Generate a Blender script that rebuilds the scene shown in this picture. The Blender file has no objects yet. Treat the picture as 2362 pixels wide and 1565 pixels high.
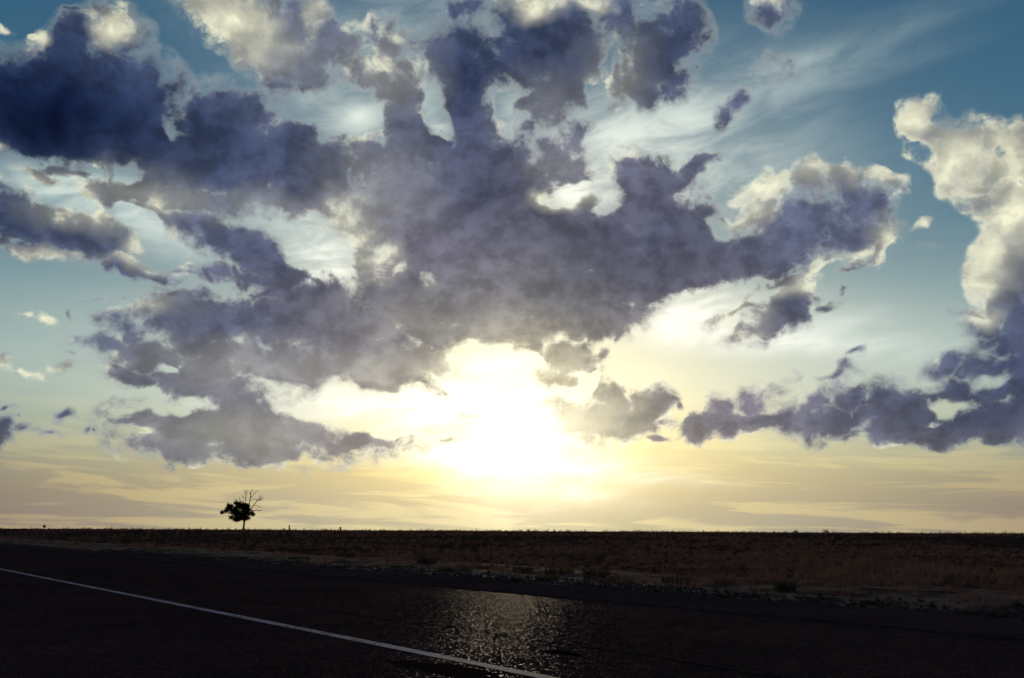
import bpy, bmesh, math, random
import numpy as np
from mathutils import Vector, Matrix, Quaternion

R = math.radians
SC = bpy.context.scene
COL = SC.collection

# ------------------------------------------------------------------ camera
W0, H0 = 2362.0, 1565.0
FPX = 2175.0                       # focal length in photograph pixels
EYE = 1.25
PITCH, ROLL = 11.52, 0.29
cam_data = bpy.data.cameras.new('camera')
cam = bpy.data.objects.new('camera', cam_data)
COL.objects.link(cam)
cam_data.sensor_width = 36.0
cam_data.lens = FPX / W0 * 36.0
cam_data.clip_start = 0.05
cam_data.clip_end = 60000.0
CAM_M = Matrix.Rotation(R(90 + PITCH), 4, 'X') @ Matrix.Rotation(R(ROLL), 4, 'Z')
CAM_M.translation = (0, 0, EYE)
cam.matrix_world = CAM_M
SC.camera = cam


def ray(px, py):
    v = Vector(((px - W0 / 2) / FPX, -(py - H0 / 2) / FPX, -1.0))
    return (CAM_M.to_3x3() @ v).normalized()


def azel(px, py):
    d = ray(px, py)
    return math.degrees(math.atan2(d.x, d.y)), math.degrees(math.asin(d.z))


# ------------------------------------------------------------------ view
SC.view_settings.view_transform = 'Standard'
SC.view_settings.look = 'None'
SC.view_settings.exposure = 0.0
SC.view_settings.gamma = 1.0
SC.view_settings.use_curve_mapping = False

# ------------------------------------------------------------------ sky
SUN_AZ, SUN_EL = azel(1215, 1015)
SUN_DIR = Vector((math.sin(R(SUN_AZ)) * math.cos(R(SUN_EL)),
                  math.cos(R(SUN_AZ)) * math.cos(R(SUN_EL)), math.sin(R(SUN_EL))))


def lin(r, g, b):
    def f(c):
        c /= 255.0
        return c / 12.92 if c <= 0.04045 else ((c + 0.055) / 1.055) ** 2.4
    return (f(r), f(g), f(b))


class S:
    """a node socket with arithmetic"""
    nt = None

    def __init__(self, sock):
        self.s = sock

    @staticmethod
    def plug(val, inp):
        if isinstance(val, S):
            S.nt.links.new(val.s, inp)
        elif isinstance(val, (tuple, list, Vector)):
            v = tuple(val)
            n = len(inp.default_value)
            inp.default_value = v[:3] + ((1.0,) if n == 4 else ())
        else:
            try:
                inp.default_value = val
            except TypeError:
                inp.default_value = (val,) * len(inp.default_value)

    @staticmethod
    def node(kind, outs, **kw):
        n = S.nt.nodes.new(kind)
        ins = kw.pop('ins', {})
        for k, v in kw.items():
            setattr(n, k, v)
        for k, v in ins.items():
            S.plug(v, n.inputs[k])
        if isinstance(outs, (list, tuple)):
            return [S(n.outputs[o]) for o in outs]
        return S(n.outputs[outs])

    @staticmethod
    def m(op, a, b=0.0, c=0.0, clamp=False):
        return S.node('ShaderNodeMath', 0, operation=op, use_clamp=clamp, ins={0: a, 1: b, 2: c})

    def __add__(a, b): return S.m('ADD', a, b)
    def __radd__(a, b): return S.m('ADD', b, a)
    def __sub__(a, b): return S.m('SUBTRACT', a, b)
    def __rsub__(a, b): return S.m('SUBTRACT', b, a)
    def __mul__(a, b): return S.m('MULTIPLY', a, b)
    def __rmul__(a, b): return S.m('MULTIPLY', b, a)
    def __truediv__(a, b): return S.m('DIVIDE', a, b)
    def __neg__(a): return S.m('MULTIPLY', a, -1.0)


def smin(a, lo, hi, t0=0.0, t1=1.0, kind='SMOOTHSTEP'):
    return S.node('ShaderNodeMapRange', 0, interpolation_type=kind,
                  ins={'Value': a, 'From Min': lo, 'From Max': hi, 'To Min': t0, 'To Max': t1})


def expo(a):
    return S.m('EXPONENT', a)


def vmath(op, a, b=None, c=None, scale=None, out=0):
    ins = {0: a}
    if b is not None: ins[1] = b
    if c is not None: ins[2] = c
    if scale is not None: ins['Scale'] = scale
    return S.node('ShaderNodeVectorMath', out, operation=op, ins=ins)


def cmix(f, a, b):
    n = S.nt.nodes.new('ShaderNodeMix')
    n.data_type = 'RGBA'
    n.clamp_factor = True
    S.plug(f, n.inputs[0]); S.plug(a, n.inputs[6]); S.plug(b, n.inputs[7])
    return S(n.outputs[2])


def cramp(f, stops, interp='LINEAR'):
    n = S.nt.nodes.new('ShaderNodeValToRGB')
    S.plug(f, n.inputs[0])
    cr = n.color_ramp
    cr.interpolation = interp
    while len(cr.elements) < len(stops):
        cr.elements.new(0.5)
    for e, (p, c) in zip(cr.elements, stops):
        e.position = p
        e.color = tuple(c) + (1.0,)
    return S(n.outputs[0])


def noise(vec, scale, detail=6, rough=0.55, dist=0.0, dim='2D', lac=2.0):
    return S.node('ShaderNodeTexNoise', 0, noise_dimensions=dim,
                  ins={'Vector': vec, 'Scale': scale, 'Detail': detail, 'Roughness': rough,
                       'Lacunarity': lac, 'Distortion': dist})


# cloud banks: (centre x, centre y, half width, half height, tilt, thickness), measured on
# the photograph and turned into azimuth / elevation
CLOUD = [
    # dark bank, upper left
    (120, 260, 220, 95, 0, 1.5), (30, 240, 130, 90, 0, 1.35), (165, 135, 55, 85, 10, 1.25), (250, 70, 62, 55, 0, .8),
    (310, 105, 35, 55, 0, .7), (290, 235, 120, 105, 25, 1.4), (150, 315, 260, 48, 0, 1.5), (330, 335, 150, 55, 10, 1.3),
    (530, 310, 110, 80, 10, 1.3), (470, 260, 45, 45, 0, 1.1), (570, 265, 60, 42, 0, 1.15), (680, 350, 95, 72, 10, 1.25),
    (712, 315, 48, 42, 0, 1.1), (600, 400, 200, 62, 8, 1.3), (430, 395, 150, 42, 0, 1.15), (740, 400, 60, 70, 0, 1.1),
    # ragged rows under it
    (90, 405, 60, 16, 0, .75), (325, 430, 70, 35, -10, .95), (240, 445, 55, 28, 0, .9), (150, 395, 60, 14, 0, .8),
    (480, 462, 170, 30, 5, 1.05), (430, 505, 120, 22, 8, .95), (620, 470, 120, 40, 5, 1.05),
    (520, 540, 110, 34, 18, 1.1), (600, 595, 110, 42, 22, 1.15), (660, 620, 60, 28, 15, .95), (490, 633, 70, 16, 0, .85),
    (600, 655, 80, 22, 5, .8), (700, 450, 80, 50, 0, 1.0),
    (35, 495, 75, 45, 10, 1.1), (170, 540, 130, 42, 5, 1.05), (270, 550, 62, 30, 12, .95), (80, 575, 90, 18, 0, .85),
    (300, 620, 62, 24, 18, .9), (355, 640, 50, 14, 12, .8), (0, 560, 20, 15, 0, .7), (425, 630, 40, 8, 0, .6),
    (106, 738, 28, 18, 40, .55), (58, 719, 24, 12, 10, .46), (182, 715, 10, 17, 0, .55), (12, 68, 14, 9, 0, .65),
    (88, 95, 18, 10, 0, .6), (165, 14, 10, 9, 0, .55), (205, 12, 12, 12, 0, .5), (230, 505, 40, 18, 0, .55), (8, 850, 30, 14, 0, .42),
    (70, 862, 24, 10, 15, .40), (140, 855, 30, 13, -10, .42), (222, 680, 18, 8, 0, .5), (270, 665, 22, 14, -30, .5),
    # cream cloud, top
    (540, 30, 110, 62, 20, .95), (590, 95, 75, 62, 35, 1.0), (640, 130, 55, 75, 0, 1.05), (660, 60, 80, 70, 0, 1.0),
    (730, 40, 40, 60, 0, .9), (690, 150, 70, 48, 0, 1.05), (790, 100, 58, 42, 0, 1.0), (740, 120, 60, 40, 0, 1.0),
    (840, 190, 55, 30, 20, .85), (872, 75, 26, 42, 0, .75), (905, 120, 30, 60, 10, .7), (930, 160, 35, 35, 0, .7),
    (880, 210, 70, 30, 15, .85), (925, 250, 48, 75, -8, 1.0), (950, 310, 45, 60, -8, 1.05),
    # towers, top centre
    (1040, 115, 68, 62, 0, 1.1), (1075, 180, 85, 95, 0, 1.2), (1085, 275, 68, 80, 0, 1.2), (1045, 30, 34, 50, 10, .9),
    (1090, 20, 45, 35, 0, .85), (1230, 75, 75, 80, 0, 1.05), (1220, 130, 80, 70, 0, 1.1), (1320, 130, 90, 75, 0, 1.15),
    (1290, 50, 90, 55, 0, 1.0), (1360, 95, 60, 70, 0, .95), (1245, 235, 62, 62, 0, 1.05), (1310, 200, 50, 40, 20, .95), (1215, 295, 30, 30, 0, .85),
    (1400, 30, 36, 75, 0, .85), (1440, 40, 40, 90, 8, .9), (1420, 180, 32, 75, 0, .85), (1500, 130, 62, 80, 0, 1.1),
    (1490, 210, 60, 38, 0, 1.0), (1560, 90, 55, 75, 15, .95), (1590, 40, 45, 50, 0, .8), (1555, 190, 40, 50, 10, .8),
    (1290, 350, 50, 34, -25, .9), (1330, 325, 30, 50, 0, .95), (1320, 390, 52, 32, 0, .95), (1265, 330, 30, 25, 0, .7),
    # the central bank
    (985, 345, 130, 55, 0, 1.0), (860, 350, 60, 40, 0, .95), (930, 440, 130, 110, 0, 1.1), (1080, 420, 130, 105, 0, 1.25),
    (1180, 420, 80, 85, 0, 1.2), (1000, 520, 190, 110, 0, 1.15), (1160, 540, 150, 105, 0, 1.2), (1040, 610, 220, 70, 0, 1.15),
    (1310, 545, 100, 85, 0, 1.15), (1290, 500, 50, 40, 0, 1.05), (1400, 560, 90, 90, 0, 1.15), (1480, 470, 85, 85, -15, 1.15),
    (1455, 410, 42, 36, 0, 1.0), (1525, 430, 50, 40, 0, 1.0), (1560, 540, 110, 75, 10, 1.2), (1420, 640, 200, 70, 0, 1.15),
    (1600, 590, 110, 55, 0, 1.15), (1700, 600, 110, 48, -8, 1.1), (1800, 560, 110, 60, -10, 1.1), (1870, 500, 95, 62, -10, 1.05),
    (1880, 425, 62, 42, 0, .85), (1960, 430, 45, 48, 10, .95), (1990, 480, 60, 45, 0, 1.0), (1960, 540, 90, 50, -10, .95),
    (2035, 530, 48, 42, 0, .8), (2020, 585, 62, 25, -30, .72), (1770, 480, 42, 32, -20, .85), (1725, 505, 28, 18, -20, .75),
    (1550, 650, 120, 40, -10, 1.05), (1260, 670, 200, 70, 0, 1.15), (1110, 700, 150, 75, 0, 1.1), (1330, 725, 130, 55, 0, 1.05),
    (940, 700, 110, 80, 0, 1.05), (860, 740, 110, 60, 0, 1.05), (1010, 760, 150, 42, -6, 1.0), (1190, 760, 130, 36, 0, 1.0),
    (1430, 745, 55, 32, -20, .95), (1480, 720, 42, 25, -25, .85), (1385, 810, 32, 16, -40, .65), (1440, 780, 36, 10, -30, .6),
    (850, 590, 60, 60, 0, .62), (800, 500, 50, 50, 0, .6),
    # long bank, left of the sun
    (430, 735, 95, 52, 10, 1.1), (520, 740, 130, 48, 5, 1.1), (640, 750, 120, 48, 0, 1.1), (730, 740, 130, 55, 0, 1.1),
    (420, 690, 42, 20, 10, 1.0), (270, 745, 40, 26, 30, .75), (340, 715, 60, 28, 0, .68), (310, 775, 50, 26, 40, .9),
    (280, 808, 75, 22, 0, 1.05), (360, 830, 110, 34, 10, 1.05), (470, 850, 120, 40, 5, 1.0), (600, 825, 200, 50, 0, 1.0),
    (700, 870, 180, 45, 5, .95), (480, 890, 120, 32, 12, 1.0), (310, 868, 55, 16, 12, .95), (400, 885, 100, 22, 8, 1.0),
    (820, 850, 130, 42, 0, .9), (930, 850, 80, 36, 0, .72), (960, 890, 70, 18, 5, .65), (600, 920, 110, 45, 0, .95),
    (560, 985, 150, 50, 0, 1.05), (400, 965, 100, 26, -10, 1.0), (310, 970, 45, 12, 0, .85), (430, 1030, 120, 34, 0, 1.05),
    (590, 1040, 160, 26, 0, 1.0), (720, 1020, 130, 30, 3, .95), (850, 1020, 90, 16, -4, .8), (920, 1010, 40, 16, -10, .8),
    (650, 845, 300, 60, 0, .95), (470, 985, 170, 56, 0, 1.0), (830, 800, 170, 60, 0, 1.0), (560, 935, 110, 60, 0, .9), (640, 1005, 240, 50, 2, .95), (780, 1028, 160, 26, 0, .85), (930, 845, 140, 50, 0, 1.0), (880, 885, 150, 22, 2, .9), (1010, 905, 60, 10, 6, .75), (990, 985, 60, 18, 0, .8), (1020, 1004, 70, 12, 0, .8), (860, 1018, 110, 22, -3, .95), (720, 690, 150, 45, 0, .95), (430, 720, 110, 50, 0, 1.0),
    # torn pieces by the sun
    (990, 975, 36, 14, 0, .7), (1010, 1003, 50, 10, 0, .7), (1000, 905, 32, 6, 8, .6),
    (1300, 830, 75, 36, 0, 1.0), (1240, 855, 65, 26, 0, .85), (1300, 875, 55, 22, 30, .8), (540, 910, 90, 50, 0, 1.0), (1335, 850, 30, 20, 0, .6),
    (1270, 925, 40, 26, 0, .7), (1330, 965, 70, 42, 20, .85),
    (1405, 925, 48, 42, 0, .95), (1400, 975, 90, 42, 0, 1.0), (1490, 935, 42, 36, 0, .95), (1450, 975, 80, 34, 0, .95),
    (1520, 1015, 36, 10, 0, .85), (1530, 965, 18, 16, 0, .7), (1555, 935, 12, 5, 0, .5),
    (1200, 800, 70, 16, 0, .6), (1120, 925, 60, 10, 0, .55), (1060, 960, 40, 10, 0, .55), (1060, 845, 60, 20, 0, .6),
    # right of the sun
    (1690, 725, 55, 16, -20, .68), (1700, 765, 40, 14, -25, .75), (1770, 735, 90, 30, -30, .78), (1830, 700, 55, 42, -45, 1.05),
    (1790, 740, 70, 25, -20, 1.0), (1870, 690, 32, 14, -20, .7), (1800, 650, 120, 16, -20, .62), (1900, 700, 50, 10, -15, .45),
    (1990, 828, 16, 18, 0, .75), (1975, 858, 18, 18, 30, .7), (1935, 872, 50, 8, -8, .66), (1830, 880, 20, 12, 0, .52),
    (1625, 975, 60, 30, -20, 1.05), (1660, 945, 36, 26, 0, .95), (1755, 925, 42, 36, 0, .95), (1740, 975, 130, 26, 0, 1.1),
    (1870, 925, 36, 26, 0, .95), (1940, 925, 46, 36, 0, 1.05), (1900, 965, 120, 36, 0, 1.1), (2060, 940, 110, 50, 0, 1.1),
    (2090, 985, 180, 32, 0, 1.1), (2260, 975, 170, 42, 0, 1.2), (2380, 955, 110, 62, 0, 1.2), (2190, 850, 52, 26, -15, 1.05),
    (2270, 855, 80, 40, -10, 1.1), (2360, 860, 80, 70, 0, 1.15), (2200, 905, 90, 26, 0, .95), (2370, 780, 90, 70, 0, 1.1), (2300, 900, 60, 30, 0, .95),
    # bright towers, right edge
    (2112, 268, 38, 36, 0, 1.0), (2145, 308, 42, 38, 20, 1.05), (2190, 350, 60, 46, 30, 1.1), (2225, 400, 48, 46, 20, .85),
    (2240, 320, 32, 36, 0, .8), (2290, 330, 34, 42, 0, .85), (2330, 315, 8, 16, 20, .5), (2300, 390, 60, 42, 0, .85), (2350, 390, 32, 42, 0, .8),
    (2330, 470, 42, 60, 0, .85), (2340, 545, 62, 52, 0, .9), (2300, 600, 50, 52, -20, .9), (2275, 655, 50, 42, 0, .85),
    (2350, 640, 70, 70, 0, 1.0), (2310, 720, 85, 26, -20, .95), (2240, 725, 50, 10, 8, .6), (2340, 700, 60, 42, 0, 1.1),
    (2345, 330, 40, 40, 0, .75), (2300, 450, 55, 48, 0, .95), (2250, 380, 60, 45, 10, .85), (2360, 500, 50, 90, 0, .9), (2310, 620, 70, 60, 0, .95), (2375, 600, 70, 120, 0, 1.0),
    # small ones
    (1752, 425, 40, 24, -20, .8), (1735, 445, 26, 18, 0, .75), (2040, 400, 34, 18, 20, .62), (2070, 425, 18, 8, 30, .5),
    (2137, 518, 26, 10, -15, .48), (1690, 240, 32, 26, -30, .92), (1670, 270, 24, 26, 0, .88), (1785, 25, 50, 36, 0, .62),
    (1745, 175, 16, 36, 0, .6), (1800, 150, 26, 34, 20, .55), (1610, 380, 52, 14, -15, .8), (1590, 400, 30, 14, 0, .75),
    (1960, 640, 22, 6, 0, .5), (1955, 663, 18, 6, 0, .5), (2145, 565, 18, 7, 0, .42), (1650, 460, 20, 10, 0, .5), (1690, 520, 30, 10, 0, .5),
    (5, 1010, 40, 36, 0, 1.0), (135, 962, 26, 11, 0, .9), (70, 988, 20, 11, 0, .85), (110, 996, 30, 8, 0, .7), (190, 995, 14, 6, 0, .7), (218, 997, 8, 5, 0, .6), (18, 942, 8, 6, 0, .7), (40, 965, 12, 5, 0, .7),
    (160, 826, 14, 5, 10, .55),
]
HOLE = [   # gaps in the banks
    (1000, 250, 22, 62, -6, .9), (1001, 311, 16, 10, 0, .8), (1172, 240, 18, 60, 0, .9), (1200, 285, 14, 30, 20, .6), (840, 265, 66, 52, 0, .9), (1360, 215, 22, 52, 0, .7),
    (1310, 447, 52, 22, 0, 1.0), (1390, 420, 34, 60, 10, .9), (720, 560, 78, 52, 20, .9), (760, 620, 50, 30, 20, .7), (990, 650, 16, 24, 10, .55), (925, 636, 22, 15, 0, .55), (880, 600, 30, 40, 10, .45),
    (400, 300, 18, 34, -10, .5), (437, 258, 14, 18, 0, .5), (620, 437, 22, 9, 20, .5), (290, 410, 22, 22, -30, .8), (320, 500, 70, 16, 6, .7), (150, 460, 60, 20, 10, .7),
    (385, 862, 30, 12, 12, .8), (415, 845, 20, 16, 20, .4), (840, 948, 200, 46, 9, 1.2), (960, 960, 90, 40, 0, .9), (1140, 850, 90, 40, 0, .9), (1090, 905, 110, 24, 0, .9),
    (1340, 895, 40, 14, -40, .9), (1450, 880, 60, 18, 0, .3), (2195, 930, 60, 20, 8, .7), (2275, 882, 42, 18, -25, .6), (2145, 965, 36, 9, -20, .6), (1940, 955, 8, 7, 0, .5),
    (1660, 530, 30, 26, 0, .9), (1650, 690, 110, 26, -8, .9), (1400, 130, 24, 60, 0, .5), (1380, 45, 20, 30, 0, .4), (1350, 735, 6, 4, 0, .5),
    (420, 930, 110, 14, -6, .8), (330, 1000, 30, 12, 0, .7), (880, 320, 30, 12, 0, .5), (1360, 630, 14, 5, -20, .5), (1180, 215, 60, 10, -10, .5),
]
LIT = [    # thin, sun-soaked cloud
    (255, 55, 60, 40, 0, 1), (540, 50, 150, 90, 20, 1.0), (600, 110, 70, 60, 30, .7), (735, 20, 40, 70, 0, .8), (1240, 15, 60, 36, 0, 1.0), (1370, 5, 50, 24, 0, .9),
    (2110, 270, 70, 60, 0, 1.1), (2200, 370, 130, 110, 0, 1.0), (2320, 380, 110, 130, 0, 1.0), (2330, 500, 90, 110, 0, 1.0), (2290, 590, 90, 100, 0, 1.1), (2270, 660, 70, 50, 0, 1.0), (2260, 730, 60, 18, 0, .7),
    (1750, 430, 70, 50, 0, 1.2), (1880, 395, 100, 36, 0, .8), (1975, 395, 46, 30, 0, .7), (1745, 490, 60, 36, -20, .7), (2050, 560, 60, 60, 0, .8), (1880, 640, 200, 26, -20, .8),
    (105, 735, 50, 40, 0, 1.1), (140, 430, 150, 40, 0, .6), (200, 495, 140, 40, 0, .6), (320, 560, 40, 26, 0, .7), (90, 582, 90, 14, 0, .6), (310, 610, 70, 16, 15, .6), (350, 700, 90, 30, 0, .5),
    (2137, 518, 30, 14, 0, 1.1), (2040, 400, 40, 26, 0, .8), (60, 860, 120, 24, 0, .9), (60, 720, 40, 20, 0, .9), (1700, 740, 90, 50, -20, .6), (800, 520, 90, 100, 0, .7), (860, 600, 80, 60, 0, .6), (1000, 860, 140, 50, 0, .5), (880, 850, 50, 26, 0, .5),
    (870, 430, 130, 110, 0, .3), (340, 450, 220, 50, 0, .45), (600, 480, 180, 40, 0, .3), (880, 160, 130, 110, 0, .4), (1420, 200, 90, 130, 0, .4), (1310, 370, 90, 70, 0, .25), (700, 120, 110, 80, 0, .3), (1250, 250, 110, 80, 0, .25),
    (560, 1000, 260, 70, 0, .5), (620, 850, 300, 70, 0, .42), (850, 860, 160, 60, 0, .45), (420, 830, 150, 60, 0, .3), (1300, 960, 180, 80, 0, .5), (960, 740, 200, 60, 0, .25),
    (12, 70, 30, 20, 0, 1.0), (90, 95, 36, 20, 0, .9), (1310, 455, 70, 26, 0, .9), (1290, 850, 110, 30, 0, .3),
]
VEIL = [   # high cirrus
    (1180, 1070, 380, 36, 4, 1.2), (1260, 1130, 230, 36, 6, .7), (1330, 1085, 260, 22, 6, .8),
    (1600, 270, 330, 150, -10, .5), (1850, 140, 420, 46, -8, .30), (1980, 165, 260, 30, -6, .25), (1500, 330, 300, 120, 0, .42), (830, 270, 110, 90, 0, .75), (980, 240, 70, 130, 0, .5), (1180, 250, 60, 120, 0, .45),
    (720, 560, 180, 110, 20, 1.0), (760, 640, 130, 70, 0, .6), (1570, 715, 170, 60, -6, 1.5), (1830, 790, 440, 42, 6, .9), (1950, 740, 250, 70, 10, .35), (1640, 760, 300, 60, 0, .5), (850, 945, 300, 80, 6, 1.3), (1130, 850, 150, 50, 0, .7), (1060, 930, 200, 50, 0, .9),
    (1700, 420, 350, 120, 0, .35), (260, 480, 350, 90, 0, .9), (130, 430, 220, 80, 0, .7), (420, 560, 150, 60, 10, .4), (430, 930, 260, 36, 0, .4), (700, 230, 200, 90, 0, .3), (1310, 450, 110, 60, 0, 1.0), (1010, 300, 40, 40, 0, .7),
    (620, 30, 300, 120, 0, .2), (1000, 60, 200, 90, 0, .25), (1400, 330, 140, 160, 0, .3), (900, 30, 140, 80, 0, .25),
]


DEEP = [   # the thickest parts, where least light comes through
    (120, 250, 400, 200, 0, 1.5), (60, 300, 300, 120, 0, .6), (500, 330, 330, 150, 10, .55), (700, 370, 160, 110, 0, .35), (1080, 190, 170, 230, 0, .8), (1270, 120, 270, 190, 0, .6),
    (1500, 140, 160, 190, 0, .6), (1110, 460, 260, 170, 0, .42), (1490, 560, 320, 190, 0, .42), (1330, 640, 300, 140, 0, .25), (2280, 950, 330, 120, 0, .5), (2340, 830, 200, 150, 0, .45), (1960, 940, 260, 90, 0, .3),
    (560, 740, 330, 80, 0, .25), (600, 590, 200, 90, 20, .35), (1830, 700, 110, 90, 0, .4), (1850, 540, 200, 100, 0, .2), (140, 540, 260, 90, 0, .25), (40, 490, 120, 90, 0, .3), (1000, 700, 260, 110, 0, .2), (300, 815, 200, 60, 0, .2), (440, 1010, 200, 70, 0, .25), (135, 962, 60, 40, 0, .4), (10, 1000, 90, 90, 0, .4),
]


def group(name, ins, outs):
    g = bpy.data.node_groups.new(name, 'ShaderNodeTree')
    for n, k in ins:
        g.interface.new_socket(n, in_out='INPUT', socket_type='NodeSocket' + k)
    for n, k in outs:
        g.interface.new_socket(n, in_out='OUTPUT', socket_type='NodeSocket' + k)
    gi, go = g.nodes.new('NodeGroupInput'), g.nodes.new('NodeGroupOutput')
    return g, {n: S(gi.outputs[n]) for n, _ in ins}, go


def use_group(g, ins):
    n = S.nt.nodes.new('ShaderNodeGroup')
    n.node_tree = g
    for k, v in ins.items():
        S.plug(v, n.inputs[k])
    return n


def ellipse_params(e, grow):
    cx, cy, rx, ry, rot, w = e
    a0, e0 = azel(cx, cy)
    a1, _ = azel(cx + 10, cy)
    _, e1 = azel(cx, cy - 10)
    return a0, e0, R(-rot), rx * (a1 - a0) / 10 * grow, ry * (e1 - e0) / 10 * grow, w


GROW = 1.75
BANKS = {'F': (CLOUD, GROW, 'SPHERICAL', 'MAXIMUM'), 'H': (HOLE, 1.5, 'SPHERICAL', 'MAXIMUM'),
         'L': (LIT, 1.5, 'SPHERICAL', 'MAXIMUM'), 'V': (VEIL, 1.7, 'QUADRATIC_SPHERE', 'ADD'),
         'K': (DEEP, 1.5, 'QUADRATIC_SPHERE', 'ADD')}


def tile_group(k, box):
    """cloud amount, gaps, sunlit share and cirrus of one part of the sky (azimuth / elevation box)"""
    g, gi, go = group('sky_tile_%d' % k, [('warped', 'Vector'), ('straight', 'Vector')],
                      [(n, 'Float') for n in 'FHLVK'])
    S.nt = g
    for key, (lst, grow, shape, op) in BANKS.items():
        acc = None
        pos = gi['straight'] if key == 'V' else gi['warped']
        for e in lst:
            a0, e0, rot, ra, re, w = ellipse_params(e, grow)
            c, sn = abs(math.cos(rot)), abs(math.sin(rot))
            ex, ey = ra * c + re * sn + 1.6, ra * sn + re * c + 1.6
            if a0 + ex < box[0] or a0 - ex > box[1] or e0 + ey < box[2] or e0 - ey > box[3]:
                continue
            mp = S.node('ShaderNodeMapping', 0, vector_type='TEXTURE', ins={
                0: pos, 1: (a0 + k * 2e-4, e0, 0), 2: (0, 0, rot), 3: (ra, re, 1.0)})   # the offset keeps tiles from sharing nodes
            v = S.node('ShaderNodeTexGradient', 1, gradient_type=shape, ins={0: mp})
            if abs(w - 1) > .01:
                v = v * w
            acc = v if acc is None else S.m(op, acc, v)
        S.plug(acc if acc is not None else 0.0, go.inputs[key])
    return g


def build_world():
    world = bpy.data.worlds.new('World')
    SC.world = world
    world.use_nodes = True
    nt = world.node_tree
    nt.nodes.clear()

    # ---- shading of one direction from its cloud amount
    SH_IN = [(n, 'Float') for n in ('F', 'H', 'L', 'V', 'K', 'N', 'B', 'relief', 'streak', 'band', 'broad', 'thn', 'el', 'gl')] + \
            [('base', 'Color')]
    shade, gi, go = group('sky_shading', SH_IN, [('Shader', 'Shader')])
    S.nt = shade
    el, N, relief = gi['el'], gi['N'], gi['relief']
    up = S.m('MAXIMUM', el, 0.0)
    c_edge, c_veil = cramp(gi['thn'], EDGE), cramp(gi['thn'], VEILC)
    # low stratus: mauve-grey sheets with sunlit yellow streaks between them
    c_haze = cmix(smin(gi['band'], 0.46, 0.60), cramp(gi['thn'], HAZEC), cramp(gi['thn'], STREAKC))
    c_dark0 = cmix(expo(up * -0.13) * 0.5, cramp(gi['thn'], DARK), lin(132, 122, 122))
    Fh = gi['F'] - gi['H'] * HOLE_K - THR
    amp = smin(gi['F'], 0.0, 0.3, 0.15, 1.0) * smin(Fh, 0.25, 0.75, 1.0, 0.6)
    D = Fh + ((N - 0.5) * NOISE_K + gi['B'] * BILLOW_K) * amp
    Lc = S.m('MINIMUM', gi['L'], 1.0)
    Ds = Fh + (N - 0.5) * (0.22 + Lc * 0.3) - relief * (0.25 + Lc * 0.5)
    soft = gi['broad']
    cover = smin(D, -0.14 - soft * 0.06, 0.17 + soft * 0.36)
    # torn fringes and the thin sheet of cloud round every bank
    wisp = smin(D, -0.30, 0.08) * smin(gi['F'], 0.02, 0.22) * smin(N, 0.38, 0.60, 0.15, 0.5)
    body = smin(D - relief * 0.5 * Lc, -0.08, 0.34 + soft * 0.2)
    tau = S.m('MAXIMUM', Ds, 0.0) * (5.5 - Lc * 4.8) + 1.3 - Lc * 1.25 - relief * (0.9 + Lc * 3.2)
    dark = body * (1.0 - expo(S.m('MAXIMUM', tau, 0.0) * -1.0))
    tone = smin(soft, 0.0, 1.0, 0.88, 1.16) * smin(N * 0.6 - relief * 1.1 + gi['B'] * 0.35, 0.08, 0.52, 1.25, 0.72)
    deep = S.node('ShaderNodeCombineXYZ', 0, ins={0: expo(gi['K'] * -1.7), 1: expo(gi['K'] * -1.38), 2: expo(gi['K'] * -0.95)})
    c_dark = cmix(Lc * 0.68, vmath('SCALE', vmath('MULTIPLY', c_dark0, deep), scale=tone), vmath('SCALE', c_edge, scale=0.52 + Lc * 0.30))
    near = smin(gi['thn'], 0.30, 0.05)
    rim = smin(N * 0.6 + relief * 1.5 + Lc * 0.55 + near * 0.20, 0.42, 0.72)
    c_grey = cmix(0.26, c_dark, c_veil)
    c_rim = cmix(rim, c_grey, c_edge)
    c_thin = cmix(rim * 0.6, cmix(0.3, c_grey, c_veil), c_edge)
    c_cloud = cmix(dark, c_rim, c_dark)
    haze = S.m('MAXIMUM', expo(up * -0.185) * smin(gi['band'], 0.25, 0.75, 0.88, 1.12), expo(up * up * -0.022))
    skyc = cmix(haze, gi['base'], c_haze)
    mid = (el - 9.0) * (el - 9.0)
    skyc = cmix(expo(mid * -0.04) * 0.38, skyc, c_veil)
    veil = S.m('MINIMUM', gi['V'] * smin(gi['streak'], 0.25, 0.72, 0.35, 1.25), 1.0)
    skyc = cmix(veil, skyc, c_veil)
    skyc = vmath('ADD', skyc, vmath('SCALE', (1.0, 0.94, 0.74), scale=gi['gl']))
    col = cmix(wisp * smin(gi['thn'], 0.04, 0.12, 0.4, 1.0), skyc, c_thin)
    col = cmix(cover, col, c_cloud)
    col = cmix(expo(up * -0.40) * 0.5, col, c_haze)
    col = vmath('ADD', col, vmath('SCALE', (1.0, 0.94, 0.76), scale=expo(gi['thn'] * -33.0) * 0.9 + expo(gi['thn'] * -10.2) * 0.10))
    bgn = shade.nodes.new('ShaderNodeBackground')
    S.plug(col, bgn.inputs[0])
    shade.links.new(bgn.outputs[0], go.inputs[0])

    S.nt = nt
    tc = S.node('ShaderNodeTexCoord', 'Generated')
    d = vmath('NORMALIZE', tc)
    x, y, z = S.node('ShaderNodeSeparateXYZ', [0, 1, 2], ins={0: d})
    az = S.m('ARCTAN2', x, y) * (180 / math.pi)
    el = S.m('ARCSINE', z) * (180 / math.pi)
    p = S.node('ShaderNodeCombineXYZ', 0, ins={0: az, 1: el, 2: 0.0})
    cosang = vmath('DOT_PRODUCT', d, tuple(SUN_DIR), out='Value')
    th = S.m('ARCCOSINE', S.m('MINIMUM', cosang, 0.9999999)) * (180 / math.pi)
    thn = th / 60.0

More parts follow.
